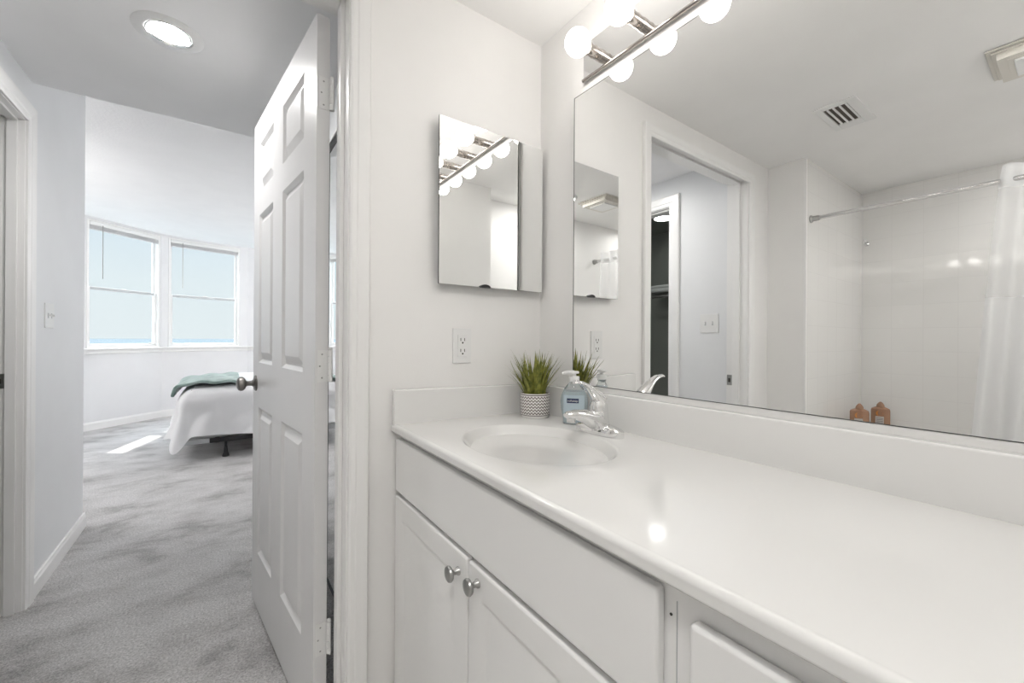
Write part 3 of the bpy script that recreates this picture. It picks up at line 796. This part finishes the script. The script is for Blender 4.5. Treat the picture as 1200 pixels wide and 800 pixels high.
def switch(y, z, label):
    mx = frame_mx((HL, y, z), (0, 1), (1, 0))
    t = thing('light_switch', label, 'light switch', (HL, y, z), 0, None)
    finish('cover_plate', plate_bm(mx, .116, .116), 'plastic', t, bevel=.002)
    for u in (-.023, .023):
        bm = NB(); box(bm, u - .005, u + .005, .004, .006, -.012, .012, mx=mx)
        q = finish('toggle_slot', bm, 'boxspring', t)
        bm = NB(); vs = box(bm, u - .0035, u + .0035, .004, .016, -.003, .006, mx=mx); finish('toggle', bm, 'plastic', q, bevel=.001)
    return t
switch(2.850, 1.235, 'white two-toggle switch plate on the hall wall past the closet casing')
switch(1.3625, 1.240, 'white two-toggle switch plate seen in the big mirror between doorway casings')

# downlight ---------------------------------------------------------------------------
def downlight(dx, dy, label, HC=HC, lm='down'):
    dl = thing('recessed_light', label, 'ceiling light', (dx, dy, HC))
    mz = Matrix.Translation((dx, dy, HC)) @ Matrix.Rotation(PI, 4, 'X')
    bm = NB(); lathe(bm, [(.068, -.004), (.068, .004), (.072, .007), (.094, .005), (.102, .001), (.102, -.001)], mz, 48, False); finish('trim_ring', bm, 'plastic', dl, smooth='auto')
    bm = NB(); lathe(bm, [(.066, .001), (.066, .006), (.062, .007), (.060, .002)], mz, 48, False); finish('inner_ring', bm, 'chrome', dl, smooth='auto')
    bm = NB(); lathe(bm, [(0, .004), (.030, .0036), (.048, .0025), (.056, .001)], mz, 48, False); finish('lamp_lens', bm, lm, dl, smooth=True)
downlight(-.158, 1.908, 'round white recessed ceiling light glowing in the hall ceiling')
downlight(-1.42, -.14, 'added fill light over the bathtub, unseen behind the shower curtain', BC, 'shower')  # added out of view to brighten the tub walls and ceiling

# ceiling vent and exhaust fan -------------------------------------------------------------
vt = thing('air_vent', 'square louvred supply vent in the bathroom ceiling, seen in the mirror', 'vent', (-.49, .645, BC))
va = (-.645, -.350, .565, .716)
bm = NB()
for b in ((va[0], va[1], va[2], .603), (va[0], va[1], .690, va[3]), (va[0], -.585, .603, .690), (-.385, va[1], .603, .690)):
    box(bm, *b, BC - .007, BC)
finish('vent_frame', bm, 'plastic', vt, bevel=.002)
finish('duct', boxes((-.585, -.385, .603, .690, BC - .0015, BC - .0005)), 'ventdark', vt)
for k in range(4):
    y = .606 + k * .0225
    bm = NB(); quad(bm, [(-.585, y, BC - .002), (-.385, y, BC - .002), (-.385, y + .004, BC - .009), (-.585, y + .004, BC - .009)])
    o = finish('louvre', bm, 'plastic', vt); sm = o.modifiers.new('s', 'SOLIDIFY'); sm.thickness = .0015
fn = thing('exhaust_fan', 'ivory square exhaust fan grille on the bathroom ceiling, seen in the mirror', 'fan', (-.53, .08, BC))
bm = NB(); fa0 = (-.665, -.40, -.06, .215)
for k in range(5):
    q = k * .012; box(bm, fa0[0] + q, fa0[1] - q, fa0[2] + q, fa0[3] - q, BC - .008 - k * .0075, BC - .003 - k * .0075)
box(bm, fa0[0] + .025, fa0[1] - .025, fa0[2] + .025, fa0[3] - .025, BC - .036, BC)
finish('fan_grille', bm, 'vanvent', fn, bevel=.001)
bm = NB(); box(bm, fa0[0] + .062, fa0[1] - .062, fa0[2] + .062, fa0[3] - .062, BC - .044, BC - .036); finish('fan_lens', bm, 'plastic', fn, bevel=.003)

# ================================================================ TUB SIDE (seen in the mirror)
tb = thing('bathtub', 'white alcove bathtub across the bathroom, mostly below the mirror view', 'bathtub', (-1.4, .15, 0))
bm = NB()
x0, x1, y0, y1, zt = TB + .002, TX - .002, YR + .002, TY - .002, .50
def rr(ins, z, r=.12, n=8):
    pts = []
    a0, a1, b0, b1 = x0 + ins[0], x1 - ins[1], y0 + ins[2], y1 - ins[3]
    for cx, cy, s in ((a1 - r, b1 - r, 0), (a0 + r, b1 - r, 1), (a0 + r, b0 + r, 2), (a1 - r, b0 + r, 3)):
        for k in range(n + 1):
            a = PI / 2 * (s + k / n); pts.append(bm.verts.new((cx + r * math.cos(a), cy + r * math.sin(a), z)))
    return pts
rg = [rr((0, 0, 0, 0), 0, .012), rr((0, 0, 0, 0), zt - .01, .012), rr((.004, .008, .004, .004), zt, .012), rr((.10, .08, .12, .15), zt), rr((.11, .09, .14, .17), zt - .03), rr((.17, .15, .24, .24), .12), rr((.24, .22, .32, .32), .08)]
for a, b in zip(rg, rg[1:]):
    for i in range(len(a)): bm.faces.new((a[i], a[(i + 1) % len(a)], b[(i + 1) % len(a)], b[i]))
bm.faces.new(rg[-1])
finish('tub_shell', bm, 'tub', tb, smooth='auto')
# bottles
def shampoo(x, y, rz, label, s=1.0):
    t = thing('shampoo_bottle', label, 'bottle', (x, y, .50), rz, 'brown shower bottles on the tub corner')
    bm = NB(); oval(bm, [(.042 * s, 0), (.0475 * s, .006), (.0485 * s, .09), (.048 * s, .178), (.045 * s, .190), (.030 * s, .199), (.0145 * s, .204)], .62)
    b = finish('bottle_body', bm, 'bronze', t, smooth='auto', local=True)
    bm = NB(); lathe(bm, [(.020, .200), (.021, .204), (.019, .216), (.012, .227), (.006, .234), (.0, .236)], None, 24, False); finish('cap', bm, 'bronzecap', t, smooth='auto', local=True)
    bm = NB(); box(bm, -.016, .026, -.0310, -.024, .085, .142); finish('label', bm, 'label', t, local=True)
    for k in range(5):
        bm = NB(); box(bm, -.012, .022, -.0316, -.0308, .092 + k * .009, .0945 + k * .009); finish('small_print', bm, 'slot', t, local=True)
    bm = NB(); lathe(bm, [(.0, -.0012), (.018, 0), (.018, .006)], Matrix.Translation((.006, -.0290, .162)) @ rot_to((0, -1, 0)), 24, False); finish('emblem', bm, 'orange', t, local=True)
    return t
# mirror image of the camera sees them from direction (+x, -y-ish)
shampoo(-1.545, .850, math.radians(74), 'brown shampoo bottle on the tub corner, left of the pair in the mirror')
shampoo(-1.760, .795, math.radians(76), 'brown shampoo bottle on the tub corner, right of the pair in the mirror')
# rod
RX, RZ = -.947, 1.834
bm = NB(); tube(bm, [(RX, YR, RZ), (RX, TY, RZ)], .0115, 20)
rod = finish('shower_rod', bm, 'chrome', smooth='auto'); tag(rod, 'straight chrome shower curtain rod across the tub alcove', 'rod')
for y, s in ((TY, -1), (YR, 1)):
    bm = NB(); lathe(bm, [(.0, .0), (.022, .0), (.022, .006), (.0155, .012), (.0145, .04), (.012, .045)], Matrix.Translation((RX, y, RZ)) @ rot_to((0, s, 0)), 24, False)
    finish('end_flange', bm, 'nickel', rod, smooth='auto')
# curtain
cu_ = thing('shower_curtain', 'white shower curtain with a sheer top band gathered on the chrome rod', 'curtain', (RX, -.1, 1.0))
def curt(z0, z1, nz, name, mat):
    bm = NB(); cols = []
    N = 150
    for i in range(N + 1):
        t = i / N
        col = []
        for j in range(nz + 1):
            z = z0 + (z1 - z0) * j / nz; h = (1.93 - z) / 1.6
            ylead = .215 + .085 * min(1, max(0, (1.90 - z) / 1.2)) ** .8
            y = ylead - t * (ylead + .33)
            amp = .016 + .020 * h
            x = RX + .004 + amp * math.sin(t * 2 * PI * 5.5 + .6 * math.sin(t * 9)) + .03 * h + .006 * math.sin(5 * z + 8 * t)
            col.append(bm.verts.new((x, y, z)))
        cols.append(col)
    for a, b in zip(cols, cols[1:]):
        for j in range(nz): bm.faces.new((a[j], b[j], b[j + 1], a[j + 1]))
    return finish(name, bm, mat, cu_, smooth=True, recalc=False)
curt(.512, 1.33, 12, 'curtain_panel', 'curtain')
curt(1.33, 1.80, 8, 'sheer_band', 'sheer')
curt(1.80, 1.90, 3, 'header_band', 'curtain')
# wall hook and white fixture
bm = NB(); tube(bm, [(TB, .895, 1.815), (TB + .03, .895, 1.812), (TB + .045, .895, 1.825), (TB + .045, .895, 1.84)], .0045, 10)
lathe(bm, [(0, 0), (.016, 0), (.014, .005), (0, .007)], Matrix.Translation((TB, .895, 1.815)) @ rot_to((1, 0, 0)), 24, False)
o = finish('wall_hook', bm, 'chrome', smooth='auto'); tag(o, 'tiny chrome hook high in the tiled shower corner', 'hook')

# ================================================================ HALL THINGS
# framed mirror door on the right of the hall
cd = thing('mirror_closet_door', 'black-framed mirrored closet door seen in the gap behind the open door', 'closet door', (HR, 1.67, .02))
c0, c1, cz0, cz1 = 1.31, 2.035, .022, 2.014
bm = boxes((HR + .001, HR + .012, c0, c0 + .014, cz0, cz1), (HR + .001, HR + .012, c1 - .014, c1, cz0, cz1), (HR + .001, HR + .012, c0 + .014, c1 - .014, cz1 - .030, cz1), (HR + .001, HR + .012, c0 + .014, c1 - .014, cz0, cz0 + .018))
finish('door_frame', bm, 'black', cd)
finish('mirror_panel', boxes((HR + .003, HR + .009, c0 + .014, c1 - .014, cz0 + .018, cz1 - .030)), 'mirror', cd)
o = struct('trim_10', boxes((HR - .004, HR + .03, 1.30, 2.045, 2.018, 2.035)), 'trim')
# closet interior
bm = NB(); y = 1.5
while y < 3.3: tube(bm, [(-1.648, y, 1.56), (-1.35, y, 1.56)], .002, 6); y += .03
for x in (-1.645, -1.5, -1.35): tube(bm, [(x, 1.30, 1.557), (x, 3.41, 1.557)], .004, 8)
o = finish('wire_shelf', bm, 'nickel'); tag(o, 'wire closet shelf inside the dark closet seen in the mirror', 'shelf')
bm = NB(); tube(bm, [(-1.36, 1.30, 1.52), (-1.36, 3.41, 1.52)], .012, 12); finish('hanging_rod', bm, 'nickel', o, smooth='auto')
bm = NB(); box(bm, -1.60, -1.40, 2.05, 2.35, 1.563, 1.60); box(bm, -1.59, -1.41, 2.06, 2.34, 1.60, 1.63)
o = finish('folded_towel', bm, 'closet', bevel=.012, seg=3); tag(o, 'folded cloth lying on the wire shelf in the dark closet', 'towel')
M['greycloth'] = paint('grey_cloth', (.35, .37, .35), .9); o.data.materials[0] = M['greycloth']
cl = thing('closet_light', 'round light on the dark closet ceiling, seen in the mirror', 'ceiling light', (-1.20, 2.05, 2.16))
mz = Matrix.Translation((-1.20, 2.05, 2.16)) @ Matrix.Rotation(PI, 4, 'X')
bm = NB(); lathe(bm, [(.085, 0), (.085, .012), (.078, .014)], mz, 40, False); finish('trim_ring', bm, 'plastic', cl, smooth='auto')
bm = NB(); lathe(bm, [(0, .022), (.045, .019), (.078, .010)], mz, 40, False); finish('lamp_lens', bm, 'closetlamp', cl, smooth=True)

# ================================================================ BEDROOM
# bed: frame, box spring, mattress, comforter, throw
BX0, BX1, BY0, BY1 = -.28, 1.75, 4.76, 6.28
bf = thing('bed_frame', 'black metal bed frame with caster legs under the white bed', 'bed frame', (.7, 5.5, 0))
bm = NB()
for y in (BY0, BY1 - .04): box(bm, BX0 + .20, BX1 - .05, y, y + .004, .145, .190); box(bm, BX0 + .20, BX1 - .05, y, y + .035, .145, .149)
for x in (BX0 + .24, .7, BX1 - .15): box(bm, x, x + .035, BY0 + .004, BY1 - .04, .141, .145)
finish('side_rail', bm, 'black', bf)
finish('foot_bar', boxes((BX0 + .01, BX0 + .198, BY0, BY0 + .02, .147, .189)), 'boxspring', bf, bevel=.003)
for x in (BX0 + .325, .8, BX1 - .12):
    for y in (BY0 + .02, BY1 - .05):
        bm = NB(); tube(bm, [(x, y, .141), (x, y, .05)], .012, 12); tube(bm, [(x, y, .10), (x, y, .0405)], [.013, .018], 12)
        lathe(bm, [(.018, 0), (.028, .0), (.030, .008), (.024, .030), (.016, .042)], Matrix.Translation((x, y, 0)), 20)
        finish('leg', bm, 'black', bf, smooth='auto')
o = finish('box_spring', boxes((BX0, BX1, BY0 + .008, BY1, .191, .36)), 'boxspring', bevel=.02); tag(o, 'pale grey box spring showing below the comforter hem', 'box spring')
o = finish('mattress', boxes((BX0, BX1, BY0 + .008, BY1, .361, .60)), 'cloth', bevel=.04, seg=4); tag(o, 'mattress hidden under the white comforter', 'mattress')
def comforter():
    bm = NB()
    # perimeter path (foot side far -> corner -> camera side), with outward normals
    r = .07; x0, y0 = BX0 - .004, BY0 - .004
    path = []
    n1 = 40
    for i in range(n1): path.append((x0, BY1 + .03 - (BY1 + .03 - (y0 + r)) * i / n1, -1, 0))
    for i in range(9):
        a = PI + PI / 2 * i / 8; path.append((x0 + r + r * math.cos(a), y0 + r + r * math.sin(a), math.cos(a), math.sin(a)))
    n2 = 70
    for i in range(1, n2 + 1): path.append((x0 + r + (BX1 - x0 - r) * i / n2, y0, 0, -1))
    rows = [(-.45, .68), (-.28, .678), (-.14, .67), (-.06, .655), (-.015, .63), (.012, .595)]
    L = len(path); grid = []
    for k, (px, py, nx, ny) in enumerate(path):
        corner = math.exp(-((k - n1 - 4) / 2.3) ** 2)
        side = k < n1
        s = k * .055
        hem = (.20 if side else .222 + .012 * math.sin(s * 3)) - .15 * corner
        col = []
        for off, z in rows:
            wob = .010 * math.sin(s * 5 + off * 20) * (1 if off < -.05 else .3)
            ox = px + nx * off; oy = py + ny * off
            ox = max(ox, px) if False else ox
            col.append(bm.verts.new((ox, oy, z + wob)))
        nh = 9
        for j in range(1, nh + 1):
            t = j / nh; z = .595 + (hem - .595) * t
            fold = .022 * math.sin(s * 7 + 1.5 * math.sin(s * 2.3)) * t + .012 * math.sin(s * 13 + 4 * t) * t + .02 * math.sin(3.1 * t + s)
            flare = (.13 * t ** 1.1 if side else .035 * t) + .09 * corner * t ** 1.2
            wr = .024 * math.sin(px * 9 + z * 16) * math.sin(z * 11 - px * 7 + 1) + .012 * math.sin(px * 21 - z * 25) if not side else 0
            o_ = .018 + max(0, flare + fold + wr * math.sin(PI * min(1, t * 1.1)))
            col.append(bm.verts.new((px + nx * o_, py + ny * o_, z)))
        grid.append(col)
    for a, b in zip(grid, grid[1:]):
        for j in range(len(a) - 1): bm.faces.new((a[j], a[j + 1], b[j + 1], b[j]))
    # top fill
    inner = [c[0] for c in grid]
    far = [bm.verts.new((BX1, BY1 + .03, .68)), ]
    bm.faces.new(inner + far)
    return bm
bm = comforter()
o = finish('comforter', bm, 'cloth', smooth=True); tag(o, 'white comforter draped over the bed with a long hanging corner', 'comforter')
o.data.materials[0] = M['cloth']
md = o.modifiers.new('s', 'SUBSURF'); md.levels = 1; md.render_levels = 1
# throw
def throw():
    bm = NB(); cols = []
    U, V_ = 44, 30
    for i in range(U + 1):
        u = i / U
        d = -.07 + u * .56                               # distance from the bed's foot edge
        if d < 0: x, z = BX0 - .045 + d * .25, .655 + d * 1.0
        else: x, z = BX0 - .045 + d, .655 + .042 * (1 - math.exp(-d * 14))
        col = []
        for j in range(V_ + 1):
            v = j / V_; y = BY0 + .05 + v * .95 + .02 * math.sin(u * 7) * (1 - v)
            zz = z + .007 * math.sin(u * 17 + v * 5) + .006 * math.sin(v * 23 + u * 4)
            if u > .86: zz -= (u - .86) * .06
            col.append(bm.verts.new((x, y, zz)))
        cols.append(col)
    for a, b in zip(cols, cols[1:]):
        for j in range(V_): bm.faces.new((a[j], b[j], b[j + 1], a[j + 1]))
    return bm
o = finish('throw_blanket', throw(), 'throw', smooth=True); tag(o, 'folded sage green throw blanket lying over the foot of the white bed', 'blanket')
md = o.modifiers.new('s', 'SOLIDIFY'); md.thickness = .028; md.offset = 1
md = o.modifiers.new('b', 'BEVEL'); md.width = .009; md.segments = 3
# fill pendants, added out of view to brighten the bedroom
for lx, ly, lab_ in ((2.10, 5.7, 'added fill pendant right of the bed, unseen behind the open door'), (-1.95, 4.75, 'added fill pendant left of the bed, unseen behind the hall wall')):
    bl = thing('bedroom_fill_pendant', lab_, 'ceiling light', (lx, ly, BED))
    bm = NB(); tube(bm, [(lx, ly, BED), (lx, ly, 2.22)], .004, 8); lathe(bm, [(.05, 0), (.05, -.02)], Matrix.Translation((lx, ly, BED)), 24); finish('hanger', bm, 'plastic', bl, smooth='auto')
    bm = NB(); bmesh.ops.create_uvsphere(bm, u_segments=32, v_segments=20, radius=.13, matrix=Matrix.Translation((lx, ly, 2.10))); finish('fill_globe', bm, 'bedfill', bl, smooth=True)

bl = thing('bathroom_fill_lamp', 'added fill lamp on the bathroom ceiling, unseen behind the camera', 'ceiling light', (-.20, -.08, BC))  # added behind the camera as fill light for the bathroom
mz = Matrix.Translation((-.20, -.08, BC)) @ Matrix.Rotation(PI, 4, 'X')
bm = NB(); lathe(bm, [(.15, 0), (.15, .012), (.135, .014)], mz, 40, False); finish('fill_base', bm, 'plastic', bl, smooth='auto')
bm = NB(); lathe(bm, [(0, .024), (.07, .022), (.12, .017), (.135, .010)], mz, 40, False); finish('fill_shade', bm, 'bathfill', bl, smooth=True)
